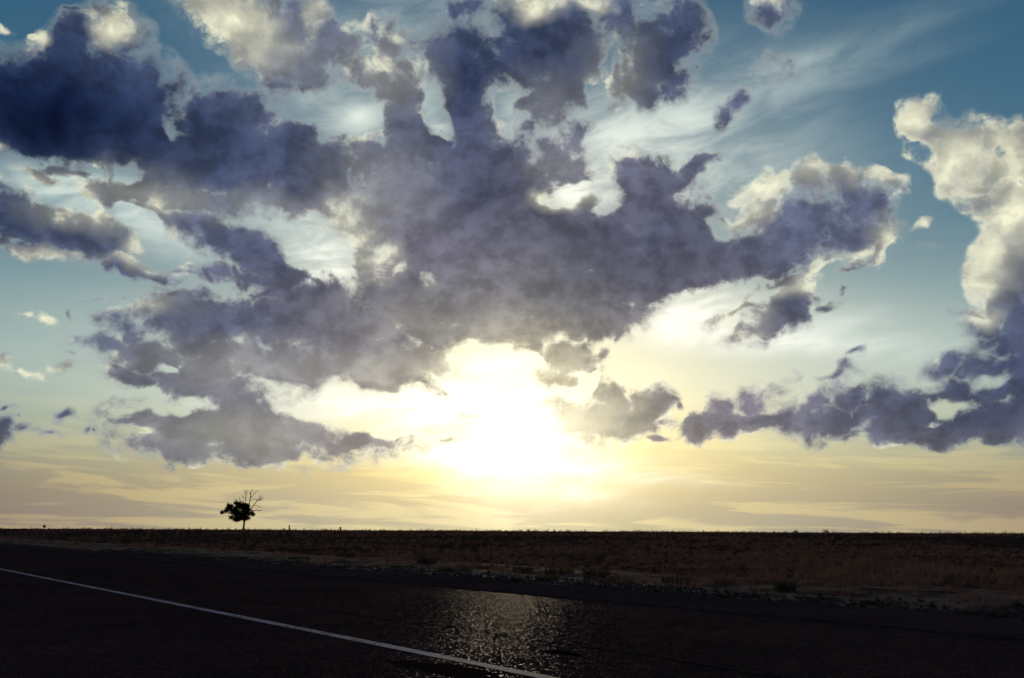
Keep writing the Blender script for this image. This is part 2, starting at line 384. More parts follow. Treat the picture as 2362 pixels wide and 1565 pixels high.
    # warp so that no bank keeps a smooth outline
    wv = S.node('ShaderNodeTexNoise', 1, noise_dimensions='2D',
                ins={'Vector': p, 'Scale': 0.33, 'Detail': 2.0, 'Roughness': 0.55})
    wv = vmath('SUBTRACT', wv, (0.5, 0.5, 0.5))
    pw = vmath('MULTIPLY_ADD', wv, (2.6, 2.0, 0.0), p)

    # turbulence: finer towards the horizon where the clouds are farther off
    sx = S.node('ShaderNodeCombineXYZ', 0, ins={0: az, 1: el * 1.25, 2: 0.0})
    nf = noise(sx, 0.55, 7, 0.66, 0.25)
    nc = noise(sx, 0.28, 8, 0.68, 0.25)
    N = nf + (nc - nf) * smin(el, 2.0, 15.0)
    N = N + (noise(pw, 1.9, 5, 0.66, 0.3) - 0.5) * 0.22
    vor = S.node('ShaderNodeTexVoronoi', 'Distance', voronoi_dimensions='2D', feature='F1',
                 ins={'Vector': vmath('MULTIPLY_ADD', wv, (1.2, 1.2, 0.0), sx), 'Scale': 0.52, 'Detail': 3.0,
                      'Roughness': 0.62})
    B = (0.86 - vor) * 0.6
    broad = smin(noise(sx, 0.14, 2, 0.5), 0.32, 0.68)
    # turbulence one step nearer to the sun: which side of a lump is lit
    tosun = vmath('NORMALIZE', vmath('SUBTRACT', (SUN_AZ, SUN_EL + 5.0, 0), p))
    sx2 = vmath('MULTIPLY_ADD', tosun, (0.9, 0.9, 0.0), sx)
    relief = noise(sx, 0.26, 5, 0.58, 0.15) - noise(sx2, 0.26, 5, 0.58, 0.15)

    sky = nt.nodes.new('ShaderNodeTexSky')
    sky.sky_type = 'NISHITA'
    sky.sun_disc = False
    sky.sun_elevation = R(SUN_EL)
    sky.sun_rotation = R(SUN_AZ)
    sky.altitude = 100
    sky.air_density = 1.0
    sky.dust_density = 0.6
    sky.ozone_density = 2.0
    hs = S.node('ShaderNodeHueSaturation', 0, ins={'Saturation': SKY_SAT, 'Color': S(sky.outputs[0])})
    base = vmath('MULTIPLY', hs, SKY_TINT)

    stx = S.node('ShaderNodeCombineXYZ', 0, ins={0: az * 0.16 + el * 0.05, 1: el * 0.55 - az * 0.09, 2: 0.0})
    streak = noise(stx, 1.0, 6, 0.6, 0.3)
    hzx = S.node('ShaderNodeCombineXYZ', 0, ins={0: az * 0.085, 1: el * 0.95 + az * 0.035, 2: 0.0})
    band = noise(hzx, 1.0, 6, 0.6, 0.35)
    # sunlight scattered by haze: behind the clouds (wide, torn by the cirrus) and in the air this side of them
    dx, dy = (az - SUN_AZ) * 0.74, el - SUN_EL
    tw = S.m('SQRT', dx * dx + dy * dy) + (0.5 - streak) * 5.0 + (0.5 - N) * 2.0
    gl = expo(S.m('MAXIMUM', tw, 0.0) * -0.46) * 1.15

    # the same weather goes on all round, outside the photographed part
    outm = S.m('MAXIMUM', smin(S.m('ABSOLUTE', az), 29, 40), smin(el, 31.5, 40))
    K_out = outm * 0.4
    F_out = outm * smin(noise(d, 2.2, 3, 0.5, dim='3D'), 0.42, 0.68, 0, 1.1)

    common = dict(N=N, B=B, relief=relief, streak=streak, band=band, broad=broad, thn=thn, el=el, gl=gl, base=base)

    def shaded(F, H, L, V, K):
        n = use_group(shade, dict(common, F=F, H=H, L=L, V=V, K=K))
        return S(n.outputs[0])

    def mixsh(f, a, b):
        return S.node('ShaderNodeMixShader', 0, ins={0: f, 1: a, 2: b})

    count = [0]

    def leaf(box):
        g = tile_group(count[0], box)
        S.nt = nt
        count[0] += 1
        t = use_group(g, {'warped': pw, 'straight': p})
        F = S.m('MAXIMUM', S(t.outputs['F']), F_out)
        return shaded(F, S(t.outputs['H']), S(t.outputs['L']), S(t.outputs['V']), S(t.outputs['K']) + K_out)

    def split(box, depth):
        if depth == 0:
            return leaf(box)
        if depth % 2 == 0:
            mid = (box[0] + box[1]) / 2
            f = S.m('GREATER_THAN', az, mid)
            return mixsh(f, split((box[0], mid) + box[2:], depth - 1), split((mid, box[1]) + box[2:], depth - 1))
        mid = (box[2] + box[3]) / 2
        f = S.m('GREATER_THAN', el, mid)
        return mixsh(f, split(box[:2] + (box[2], mid), depth - 1), split(box[:2] + (mid, box[3]), depth - 1))

    inside = split((-32.0, 32.0, 1.0, 35.0), 4)
    inm = S.m('LESS_THAN', S.m('ABSOLUTE', az), 36.0) * S.m('LESS_THAN', el, 40.0) * S.m('GREATER_THAN', el, -1.0)
    res = mixsh(inm, shaded(F_out, 0.0, 0.0, 0.0, K_out), inside)
    out = nt.nodes.new('ShaderNodeOutputWorld')
    nt.links.new(res.s, out.inputs[0])
    world.cycles.sampling_method = 'MANUAL'
    world.cycles.sample_map_resolution = 512


HOLE_K, NOISE_K, BILLOW_K, THR = 0.92, 1.36, 0.50, 0.185
SKY_SAT, SKY_TINT = 1.40, (0.076, 0.089, 0.086)
DARK = [(0.0, lin(236, 224, 175)), (0.06, lin(206, 194, 152)), (0.10, lin(166, 158, 138)), (0.14, lin(132, 127, 128)),
        (0.20, lin(114, 110, 124)), (0.30, lin(100, 103, 124)), (0.40, lin(88, 97, 122)), (0.56, lin(70, 84, 114)), (1.0, lin(52, 66, 98))]
EDGE = [(0.0, (1.6, 1.5, 1.05)), (0.10, (1.25, 1.18, 0.86)), (0.25, lin(248, 247, 220)), (0.5, lin(246, 244, 212)),
        (1.0, lin(206, 202, 178))]
VEILC = [(0.0, (1.5, 1.4, 1.0)), (0.2, (1.08, 1.06, 0.92)), (0.35, lin(226, 236, 226)), (0.6, lin(186, 206, 200)),
         (1.0, lin(150, 175, 180))]
HAZEC = [(0.0, (0.72, 0.62, 0.38)), (0.10, lin(206, 191, 148)), (0.25, lin(180, 169, 142)), (0.38, lin(158, 146, 126)),
         (0.55, lin(134, 116, 110)), (1.0, lin(110, 98, 102))]
STREAKC = [(0.0, (0.95, 0.84, 0.52)), (0.10, lin(234, 216, 160)), (0.25, lin(208, 193, 148)), (0.38, lin(188, 171, 132)),
           (0.55, lin(158, 136, 114)), (1.0, lin(122, 108, 104))]
build_world()

sun_data = bpy.data.lights.new('sun', 'SUN')
sun_data.energy = 0.5
sun_data.angle = R(5.0)
sun_data.color = (1.0, 0.80, 0.52)
sun = bpy.data.objects.new('sun', sun_data)
COL.objects.link(sun)
sun.rotation_euler = SUN_DIR.to_track_quat('Z', 'Y').to_euler()

SC.cycles.use_adaptive_sampling = True
SC.cycles.adaptive_threshold = 0.02
SC.cycles.adaptive_min_samples = 10

#GROUND
# ------------------------------------------------------------------ helpers
rng = np.random.default_rng(7)
RA = math.radians(36.8)                      # the road runs away to the left of the view
AL = Vector((-math.sin(RA), math.cos(RA), 0))   # along the road
NO = Vector((math.cos(RA), math.sin(RA), 0))    # across it, away from the camera


def sq(s, q, z=0.0):
    return (AL.x * s + NO.x * q, AL.y * s + NO.y * q, z)


def to_sq(x, y):
    return AL.x * x + AL.y * y, NO.x * x + NO.y * y


def smooth(a, b, t):
    t = np.clip((np.asarray(t, float) - a) / (b - a), 0, 1)
    return t * t * (3 - 2 * t)


def rise(x, y):
    """the steppe climbs about a metre from the road to the skyline"""
    x, y = np.asarray(x, float), np.asarray(y, float)
    s, q = AL.x * x + AL.y * y, NO.x * x + NO.y * y
    r = np.hypot(x, y)
    z = 1.16 * smooth(28, 150, r) * smooth(17, 44, q)
    z = z + 0.03 * np.sin(x * .31 + 1.3) * np.sin(y * .17) * smooth(20, 40, q) * smooth(300, 150, r)
    return z - 0.02


def ground_at(px, py):
    d = ray(px, py)
    t = 5.0
    while t < 3000:
        p = Vector((0, 0, EYE)) + d * t
        if p.z <= float(rise(p.x, p.y)) + 0.02:
            break
        t *= 1.01
    return p.x, p.y


def mesh_obj(name, verts, faces, mat, parent=None, smooth_sh=False):
    me = bpy.data.meshes.new(name)
    me.from_pydata([tuple(v) for v in verts], [], [tuple(f) for f in faces])
    me.update()
    if smooth_sh:
        me.polygons.foreach_set('use_smooth', [True] * len(me.polygons))
    me.materials.append(mat)
    o = bpy.data.objects.new(name, me)
    COL.objects.link(o)
    if parent:
        o.parent = parent
    return o


def tri_obj(name, V, F, mat, parent=None):
    """big triangle soup from numpy arrays"""
    me = bpy.data.meshes.new(name)
    nV, nF = len(V), len(F)
    me.vertices.add(nV)
    me.vertices.foreach_set('co', np.asarray(V, np.float32).ravel())
    me.loops.add(nF * 3)
    me.loops.foreach_set('vertex_index', np.asarray(F, np.int32).ravel())
    me.polygons.add(nF)
    me.polygons.foreach_set('loop_start', np.arange(0, nF * 3, 3, dtype=np.int32))
    me.update(calc_edges=True)
    me.materials.append(mat)
    o = bpy.data.objects.new(name, me)
    COL.objects.link(o)
    if parent:
        o.parent = parent
    return o


def grid_obj(name, us, vs, fn, mat, parent=None):
    verts = [fn(u, v) for v in vs for u in us]
    n = len(us)
    faces = [(j * n + i, j * n + i + 1, (j + 1) * n + i + 1, (j + 1) * n + i)
             for j in range(len(vs) - 1) for i in range(n - 1)]
    return mesh_obj(name, verts, faces, mat, parent, True)


def tag(o, label=None, cat=None, group=None, kind=None):
    if label: o['label'] = label
    if cat: o['category'] = cat
    if group: o['group'] = group
    if kind: o['kind'] = kind
    return o


def empty(name, loc):
    o = bpy.data.objects.new(name, None)
    o.empty_display_size = 0.3
    o.location = loc
    COL.objects.link(o)
    return o


def tube(path, radii, n=6):
    """tapered tube through path; returns verts, faces"""
    P = [Vector(p) for p in path]
    V, F = [], []
    for i, p in enumerate(P):
        t = (P[min(i + 1, len(P) - 1)] - P[max(i - 1, 0)]).normalized()
        a = t.orthogonal().normalized()
        b = t.cross(a)
        if i and (V[-n] - P[i - 1]).dot(a) < 0:
            a, b = -a, -b
        for k in range(n):
            th = 2 * math.pi * k / n
            V.append(p + (a * math.cos(th) + b * math.sin(th)) * radii[i])
    for i in range(len(P) - 1):
        for k in range(n):
            F.append((i * n + k, i * n + (k + 1) % n, (i + 1) * n + (k + 1) % n, (i + 1) * n + k))
    F.append(tuple(range(n))[::-1])
    F.append(tuple(range((len(P) - 1) * n, len(P) * n)))
    return V, F


def join(parts):
    V, F = [], []
    for v, f in parts:
        o = len(V)
        V += list(v)
        F += [tuple(i + o for i in t) for t in f]
    return V, F


# ------------------------------------------------------------------ materials
def new_mat(name):
    m = bpy.data.materials.new(name)
    m.use_nodes = True
    S.nt = m.node_tree
    b = m.node_tree.nodes['Principled BSDF']
    return m, b


def simple_mat(name, c1, c2, scale, rough=0.95, bump=0.0, spec=0.0):
    m, b = new_mat(name)
    co = S.node('ShaderNodeTexCoord', 'Object')
    n = noise(co, scale, 6, 0.6, dim='3D')
    S.plug(cmix(smin(n, 0.3, 0.7), c1, c2), b.inputs['Base Color'])
    b.inputs['Roughness'].default_value = rough
    b.inputs['Specular IOR Level'].default_value = spec
    if bump:
        S.plug(S.node('ShaderNodeBump', 0, ins={'Height': n, 'Strength': bump, 'Distance': 0.02}), b.inputs['Normal'])
    return m


def asphalt_mat(name, c1, c2, rough, spec, glint, chips):
    m, b = new_mat(name)
    co = S.node('ShaderNodeTexCoord', 'Object')
    big = noise(co, 0.35, 5, 0.6, dim='3D')
    mid = noise(co, 6.0, 6, 0.6, dim='3D')
    vor = S.nt.nodes.new('ShaderNodeTexVoronoi')
    vor.inputs['Scale'].default_value = 95.0
    S.plug(co, vor.inputs['Vector'])
    cell = S(vor.outputs['Color'])
    base = cmix(smin(big, 0.3, 0.7), c1, c2)
    base = cmix(smin(mid, 0.35, 0.7) * 0.5, base, vmath('SCALE', base, scale=1.7))
    base = vmath('MULTIPLY', base, vmath('MULTIPLY_ADD', cell, (0.7, 0.7, 0.7), (0.6, 0.6, 0.6)))
    S.plug(base, b.inputs['Base Color'])
    # every stone of the aggregate shows its own facet
    rnd = vmath('SUBTRACT', cell, (0.5, 0.5, 0.5))
    geo = S.node('ShaderNodeNewGeometry', 'Normal')
    nn = vmath('NORMALIZE', vmath('MULTIPLY_ADD', rnd, (glint, glint, glint * 0.3), geo))
    nn = S.node('ShaderNodeBump', 0, ins={'Height': mid, 'Strength': 0.35, 'Distance': 0.01, 'Normal': nn})
    S.plug(nn, b.inputs['Normal'])
    # here and there a chip has a polished face
    sep = S.node('ShaderNodeSeparateXYZ', [0, 1, 2], ins={0: cell})
    chip = S.m('GREATER_THAN', sep[0], 0.95)
    S.plug(rough - chip * (rough - 0.33), b.inputs['Roughness'])
    S.plug(spec + chip * chips, b.inputs['Specular IOR Level'])
    return m


M_ASPHALT = asphalt_mat('asphalt_chippings', (0.040, 0.0200, 0.0210), (0.058, 0.0290, 0.0290), 0.9, 0.0, 0.5, 0.0015)
M_SHOULDER = asphalt_mat('asphalt_smooth', (0.052, 0.0275, 0.0290), (0.072, 0.0390, 0.0390), 0.98, 0.0, 0.4, 0.0)


def paint_mat():
    m, b = new_mat('worn_road_paint')
    co = S.node('ShaderNodeTexCoord', 'Object')
    w = noise(co, 14.0, 7, 0.68, dim='3D')
    w = w + (noise(co, 1.3, 4, 0.6, dim='3D') - 0.5) * 0.5
    S.plug(cmix(smin(w, 0.40, 0.56), (0.05, 0.045, 0.06), (0.30, 0.27, 0.37)), b.inputs['Base Color'])
    b.inputs['Roughness'].default_value = 0.75
    b.inputs['Specular IOR Level'].default_value = 0.2
    S.plug(S.node('ShaderNodeBump', 0, ins={'Height': w, 'Strength': 0.5, 'Distance': 0.004}), b.inputs['Normal'])
    return m


M_PAINT = paint_mat()


def soil_mat():
    m, b = new_mat('steppe_soil')
    co = S.node('ShaderNodeTexCoord', 'Object')
    st = vmath('MULTIPLY', co, (1.0, 1.0, 1.0))
    n1 = noise(st, 0.12, 8, 0.65, dim='3D')
    n2 = noise(st, 1.7, 8, 0.65, dim='3D')
    c = cmix(smin(n1, 0.35, 0.66), (0.050, 0.026, 0.020), (0.095, 0.055, 0.036))
    c = cmix(smin(n2, 0.45, 0.7) * 0.7, c, (0.035, 0.024, 0.016))
    S.plug(c, b.inputs['Base Color'])
    b.inputs['Roughness'].default_value = 1.0
    b.inputs['Specular IOR Level'].default_value = 0.0
    S.plug(S.node('ShaderNodeBump', 0, ins={'Height': n2, 'Strength': 0.8, 'Distance': 0.12}), b.inputs['Normal'])
    return m


M_SOIL = soil_mat()


def verge_mat():
    m, b = new_mat('verge_sand_and_gravel')
    co = S.node('ShaderNodeTexCoord', 'Object')
    n1 = noise(co, 0.55, 7, 0.62, dim='3D')
    n2 = noise(co, 9.0, 6, 0.65, dim='3D')
    vor = S.nt.nodes.new('ShaderNodeTexVoronoi')
    vor.inputs['Scale'].default_value = 26.0
    S.plug(co, vor.inputs['Vector'])
    c = cmix(smin(n1, 0.40, 0.58), (0.034, 0.018, 0.014), (0.19, 0.105, 0.080))
    c = vmath('MULTIPLY', c, vmath('MULTIPLY_ADD', S(vor.outputs['Color']), (0.6, 0.6, 0.6), (0.65, 0.65, 0.65)))
    c = cmix(smin(n2, 0.5, 0.75) * 0.5, c, (0.03, 0.02, 0.017))
    S.plug(c, b.inputs['Base Color'])
    b.inputs['Roughness'].default_value = 0.95
    b.inputs['Specular IOR Level'].default_value = 0.03
    S.plug(S.node('ShaderNodeBump', 0, ins={'Height': n2, 'Strength': 0.6, 'Distance': 0.03}), b.inputs['Normal'])
    return m


M_VERGE = verge_mat()


def grass_mat(name, c1, c2, scale, thru):
    """thin blades: part of the light passes through"""
    m, b = new_mat(name)
    nt = m.node_tree
    co = S.node('ShaderNodeTexCoord', 'Object')
    c = cmix(smin(noise(co, scale, 6, 0.6, dim='3D'), 0.3, 0.7), c1, c2)
    df = S.node('ShaderNodeBsdfDiffuse', 0, ins={0: c})
    tr = S.node('ShaderNodeBsdfTranslucent', 0, ins={0: c})
    mx = S.node('ShaderNodeMixShader', 0, ins={0: thru, 1: df, 2: tr})
    nt.nodes.remove(b)
    nt.links.new(mx.s, nt.nodes['Material Output'].inputs[0])
    return m


M_GRASS = grass_mat('dry_grass', (0.135, 0.068, 0.056), (0.24, 0.135, 0.10), 0.25, 0.5)
M_GREEN = grass_mat('weed_green', (0.055, 0.046, 0.024), (0.11, 0.09, 0.045), 3.0, 0.4)
M_BARK = simple_mat('bark', (0.030, 0.024, 0.020), (0.055, 0.043, 0.034), 4.0, bump=0.5)
M_LEAF = simple_mat('tree_leaf', (0.018, 0.018, 0.010), (0.032, 0.030, 0.016), 1.5)
M_POST = simple_mat('weathered_wood', (0.07, 0.055, 0.045), (0.12, 0.10, 0.085), 6.0)
M_METAL = simple_mat('dull_metal', (0.10, 0.10, 0.10), (0.15, 0.145, 0.14), 5.0, rough=0.6)
M_STONE = simple_mat('pale_stone', (0.24, 0.19, 0.16), (0.34, 0.28, 0.24), 9.0, bump=0.5)
M_SAND = simple_mat('blown_sand', (0.022, 0.011, 0.007), (0.05, 0.025, 0.014), 22.0, bump=0.4)

# ------------------------------------------------------------------ ground
def grade(stops):
    out = []
    for (a, b, n) in stops:
        out += list(np.linspace(a, b, n, endpoint=False))
    return out + [stops[-1][1]]


us = grade([(-20000, -2000, 6), (-2000, -200, 8), (-200, -20, 12), (-20, 120, 70), (120, 400, 40), (400, 2000, 16), (2000, 20000, 6)])
vs = grade([(-20000, -500, 5), (-500, -10, 8), (-10, 14, 6), (14, 60, 46), (60, 260, 50), (260, 1500, 16), (1500, 20000, 6)])


def ground_pt(s, q):
    x, y, _ = sq(s, q)
    return (x, y, float(rise(x, y)) - (0.05 if q < 24 else 0.0))


ground = tag(grid_obj('ground', us, vs, ground_pt, M_SOIL), kind='structure')

# road: asphalt sheet with a ragged far edge
Q_LINE, Q_SEAM, Q_EDGE = 5.43, 12.0, 14.9
ss = grade([(-400, -40, 10), (-40, -8, 10), (-8, 90, 330), (90, 300, 60), (300, 1800, 20)])
ragged = {}
for i, s in enumerate(ss):
    ragged[i] = 0.16 * math.sin(s * 0.9) + 0.12 * math.sin(s * 2.3 + 1) + rng.normal(0, 0.07)


def strip(name, cols, mat, parent=None, sm=True):
    """cols: list of functions i -> (q, z)"""
    verts, faces = [], []
    n = len(cols)
    for i, s in enumerate(ss):
        for c in cols:
            q, z = c(i)
            verts.append(sq(s, q, z))
    for i in range(len(ss) - 1):
        for k in range(n - 1):
            faces.append((i * n + k, i * n + k + 1, (i + 1) * n + k + 1, (i + 1) * n + k))
    return mesh_obj(name, verts, faces, mat, parent, sm)


road = strip('road', [lambda i, q=q: (q, 0.0) for q in (-3.5, 0, 3, 6, 9, Q_SEAM + .3)], M_ASPHALT)
tag(road, kind='structure')
wob = [0.03 * math.sin(s * 1.7) + rng.normal(0, 0.015) for s in ss]
strip('road_shoulder', [lambda i: (Q_SEAM + wob[i], 0.001), lambda i: (Q_SEAM + 0.02 + wob[i], 0.022),
                        lambda i: (13.4, 0.02), lambda i: (Q_EDGE - 0.12 + ragged[i], 0.015),
                        lambda i: (Q_EDGE + ragged[i], -0.06)], M_SHOULDER, road, False)
lw = [0.078 + rng.normal(0, 0.004) for s in ss]
strip('edge_line', [lambda i: (Q_LINE - lw[i], 0.004), lambda i: (Q_LINE + lw[i], 0.004)], M_PAINT, road)

# verge: humps and ruts of sand and gravel between the asphalt and the grass
from mathutils import noise as mnoise


def verge_pt(s, q):
    x, y, _ = sq(s, q)
    t = min(max((q - 14.2) / 1.0, 0), 1)
    h = mnoise.fractal(Vector((s * 0.16, q * 0.9, 3.1)), 0.9, 2.1, 5) * 0.10 \
        + mnoise.noise(Vector((s * 0.9, q * 2.1, 7.7))) * 0.03
    out = min(max((q - 20.0) / 4.0, 0), 1)
    return (x, y, float(rise(x, y)) + 0.02 - 0.03 + t * (h * (1 - out) + 0.02) - out * 0.08)


vq = list(np.linspace(14.2, 24.5, 70))
vss = grade([(-30, -8, 20), (-8, 60, 300), (60, 200, 160), (200, 900, 60)])
verge = tag(grid_obj('verge', vss, vq, verge_pt, M_VERGE), kind='structure')

# stains beside the line
def blob_sheet(name, cx, cy, ra, rb, z, mat, seed, parent):
    r = random.Random(seed)
    c = Vector((cx, cy, z))
    ring = []
    n = 36
    for k in range(n):
        a = 2 * math.pi * k / n
        w = 1 + 0.22 * math.sin(3 * a + seed) + 0.14 * math.sin(7 * a + 2 * seed) + r.uniform(-.08, .08)
        ring.append(c + AL * (math.cos(a) * ra * w) + NO * (math.sin(a) * rb * w))
    V = [c + Vector((0, 0, 0.003))] + ring
    F = [(0, 1 + k, 1 + (k + 1) % n) for k in range(n)]
    return mesh_obj(name, V, F, mat, parent)


gx, gy = ground_at(1030, 1549)
blob_sheet('sand_patch', gx, gy, 0.75, 0.22, 0.004, M_SAND, 3, road)
gx, gy = ground_at(1297, 1508)
blob_sheet('tar_patch', gx, gy, 0.25, 0.10, 0.004, simple_mat('tar', (.007, .005, .006), (.011, .008, .009), 8), 5, road)


# tarred crack in the lane
cr = []
for k in range(160):
    sv = -6 + k * 0.25
    qv = 6.9 + 0.25 * math.sin(sv * 0.21) + 0.05 * math.sin(sv * 1.9) + rng.normal(0, 0.012)
    cr.append((sv, qv, 0.007 + 0.007 * abs(math.sin(sv * 2.7)) + rng.uniform(0, .005)))
V = [sq(a, b - w, 0.0045) for a, b, w in cr] + [sq(a, b + w, 0.0045) for a, b, w in cr]
n = len(cr)
mesh_obj('crack_seal', V, [(k, k + 1, n + k + 1, n + k) for k in range(n - 1)], bpy.data.materials['tar'], road)


# loose stones thrown up along the road edge: past counting
def build_gravel():
    octa = np.array([[1, 0, 0], [-1, 0, 0], [0, 1, 0], [0, -1, 0], [0, 0, 1], [0, 0, -1]], float)
    tri = np.array([[0, 2, 4], [2, 1, 4], [1, 3, 4], [3, 0, 4], [2, 0, 5], [1, 2, 5], [3, 1, 5], [0, 3, 5]])
    Vs, Fs = [], []
    for k in range(6000):
        s_ = -6 + 66 * rng.uniform() ** 1.3
        q_ = 14.75 + abs(rng.normal(0, 1.1))
        r_ = rng.uniform(.012, .05) * (1.6 if rng.uniform() < .06 else 1)
        x_, y_, z_ = verge_pt(s_, q_)
        if q_ < Q_EDGE + .1:
            z_ = max(z_, 0.02)
        P = octa * (r_ * rng.uniform(.6, 1.25, 3)) @ np.array(Matrix.Rotation(rng.uniform(0, 6.28), 3, 'Z'))
        P = P + rng.normal(0, r_ * .12, P.shape) + np.array([x_, y_, z_ + r_ * .3])
        Vs.append(P); Fs.append(tri + 6 * k)
    return tri_obj('gravel', np.concatenate(Vs), np.concatenate(Fs), M_GRAVEL)


M_GRAVEL = simple_mat('road_gravel', (0.05, 0.03, 0.024), (0.15, 0.09, 0.072), 1.7)
tag(build_gravel(), 'loose gravel strewn along the crumbling road edge', 'gravel', kind='stuff')

# ------------------------------------------------------------------ dry grass of the steppe
def tuft_arrays(cx, cy, cz, n, h, spread, w, rg, lean=0.5):
    """n triangular blades, bent once; returns V (n*5,3), F (n*3,3)"""
    a = rg.uniform(0, 2 * math.pi, n)
    rr = spread * np.sqrt(rg.uniform(0, 1, n))
    bx, by = cx + rr * np.cos(a) * 0.6, cy + rr * np.sin(a) * 0.6
    hh = h * rg.uniform(0.45, 1.0, n)
    le = lean * hh * rg.uniform(0.2, 1.2, n)
    da = a + rg.normal(0, 0.7, n)
    dx, dy = np.cos(da), np.sin(da)
    wa = rg.uniform(0, math.pi, n)
    wx, wy = np.cos(wa) * w, np.sin(wa) * w
    z0 = np.full(n, cz)
    V = np.empty((n, 5, 3))
    V[:, 0] = np.stack([bx - wx, by - wy, z0], 1)
    V[:, 1] = np.stack([bx + wx, by + wy, z0], 1)
    mx, my = bx + dx * le * 0.35, by + dy * le * 0.35
    V[:, 2] = np.stack([mx - wx * .7, my - wy * .7, z0 + hh * .6], 1)
    V[:, 3] = np.stack([mx + wx * .7, my + wy * .7, z0 + hh * .6], 1)
    V[:, 4] = np.stack([bx + dx * le, by + dy * le, z0 + hh], 1)
    b = (np.arange(n) * 5)[:, None]
    F = np.concatenate([b + np.array([[0, 1, 3]]), b + np.array([[0, 3, 2]]), b + np.array([[2, 3, 4]])])
    return V.reshape(-1, 3), F


def build_grass():
    Vs, Fs, off = [], [], 0
    n = 0
    while n < 15000:
        a = R(rng.uniform(-34, 34))
        r = 18 + 300 * rng.uniform() ** 1.6
        x, y = r * math.sin(a), r * math.cos(a)
        s, q = to_sq(x, y)
        if q < 16.0:
            continue
        v = mnoise.noise(Vector((x * .12, y * .12, 1.0)))
        if q < 23 and rng.uniform() > 0.10 + 0.13 * (q - 16) + 0.5 * max(v, 0):
            continue
        v2 = mnoise.noise(Vector((x * .035, y * .05, 5.0)))
        if rng.uniform() > 0.62 + 1.3 * v2 + 0.5 * v:
            continue
        n += 1
        h = rng.uniform(0.10, 0.32) * (1.0 + 0.6 * v)
        if r > 120 and rng.uniform() < 0.16:
            h *= 2.2
        k = 16 if r < 60 else (11 if r < 130 else 8)
        w = 0.004 + 0.00011 * r
        z = float(rise(x, y)) - 0.01
        V, F = tuft_arrays(x, y, z, k, h, rng.uniform(.12, .38), w, rng, 0.7)
        Vs.append(V); Fs.append(F + off); off += len(V)
    return tri_obj('steppe_grass', np.concatenate(Vs), np.concatenate(Fs), M_GRASS)


tag(build_grass(), 'low dry reddish grass covering the steppe', 'grass', kind='stuff')

# weeds and pale stones that stand out on the verge
WEEDS = [  # px, py, height, spread, blades, material, label
    (985, 1303, .42, .62, 260, 'g', 'dark round weed clump on the verge, left of the sun glitter'),
    (1050, 1318, .22, .95, 240, 'g', 'low wide dark weed mat just right of the round weed clump'),
    (1205, 1319, .26, .55, 170, 'g', 'short green weed clump on the verge behind the dry stalk'),
    (1290, 1324, .30, .75, 220, 'g', 'wide green weed clump on the verge, directly below the sun'),
    (1262, 1340, .22, .50, 150, 'g', 'dark weed clump closest to the road edge below the sun'),
    (1375, 1332, .34, .62, 230, 'g', 'tall green weed clump right of the one below the sun'),
    (1430, 1340, .24, .5, 150, 'd', 'pale dry grass tussock right of the tall green weed clump'),
    (1560, 1345, .26, .6, 170, 'g', 'weed clump halfway between the sun glitter and the right bushes'),
    (1670, 1350, .30, .55, 160, 'd', 'pale dry grass tussock on the right part of the verge'),
    (1812, 1362, .32, .4, 150, 'g', 'rightmost dark weed clump on the verge'),
    (690, 1291, .16, .8, 650, 'g', 'flat dark weed mat on the left part of the verge'),
    (800, 1285, .34, .7, 200, 'g', 'dark weed clump at the back of the verge, right of the tree'),
    (925, 1312, .14, .65, 520, 'g', 'thin weed mat on the verge left of the round weed clump'),
]
for (px, py, h, sp, nb, m, label) in WEEDS:
    x, y = ground_at(px, py)
    z = float(rise(x, y))
    V, F = tuft_arrays(0, 0, 0, nb, h, sp, 0.011, rng, 0.55)
    o = tri_obj('weed_clump' if m == 'g' else 'grass_tussock', V, F, M_GREEN if m == 'g' else M_GRASS)
    o.location = (x, y, z)
    tag(o, label, 'weed' if m == 'g' else 'grass tussock', 'clumps growing on the verge')


def stone(px, py, r, label, seed):
    x, y = ground_at(px, py)
    bm = bmesh.new()
    bmesh.ops.create_icosphere(bm, subdivisions=2, radius=r)
    for v in bm.verts:
        k = 1 + 0.35 * mnoise.noise(v.co * (2.2 / r) + Vector((seed, 0, 0)))
        v.co = Vector((v.co.x * 1.25 * k, v.co.y * k, v.co.z * 0.75 * k))
    me = bpy.data.meshes.new('stone')
    bm.to_mesh(me); bm.free()
    me.materials.append(M_STONE)
    o = bpy.data.objects.new('stone', me)
    COL.objects.link(o)
    o.location = (x, y, float(rise(x, y)) + r * 0.35)
    tag(o, label, 'stone', 'pale stones on the verge')


stone(1078, 1309, .12, 'pale stone on the verge, leftmost of the three', 2)
stone(1152, 1311, .07, 'smallest pale stone on the verge, next to the dry stalk', 5)
stone(1340, 1313, .11, 'pale stone on the verge, rightmost of the three', 9)

# a single dry stalk
x, y = ground_at(1156, 1336)
V, F = join([tube([(0, 0, -.05), (.01, 0, .2), (.0, .01, .42)], [.008, .007, .004], 5)] +
            [tube([(0, 0, .12 + .07 * k), (.07 * (-1) ** k, .03, .17 + .08 * k)], [.005, .003], 4) for k in range(3)])
o = mesh_obj('dry_stalk', V, F, M_GRASS)
o.location = (x, y, float(rise(x, y)))
tag(o, 'thin dry weed stalk standing alone at the road edge', 'weed stalk')

# ------------------------------------------------------------------ the lone tree
TREE_R = 185.0


def far_point(px, r):
    d = ray(px, 1222)
    h = math.hypot(d.x, d.y)
    x, y = d.x / h * r, d.y / h * r
    return x, y, float(rise(x, y))


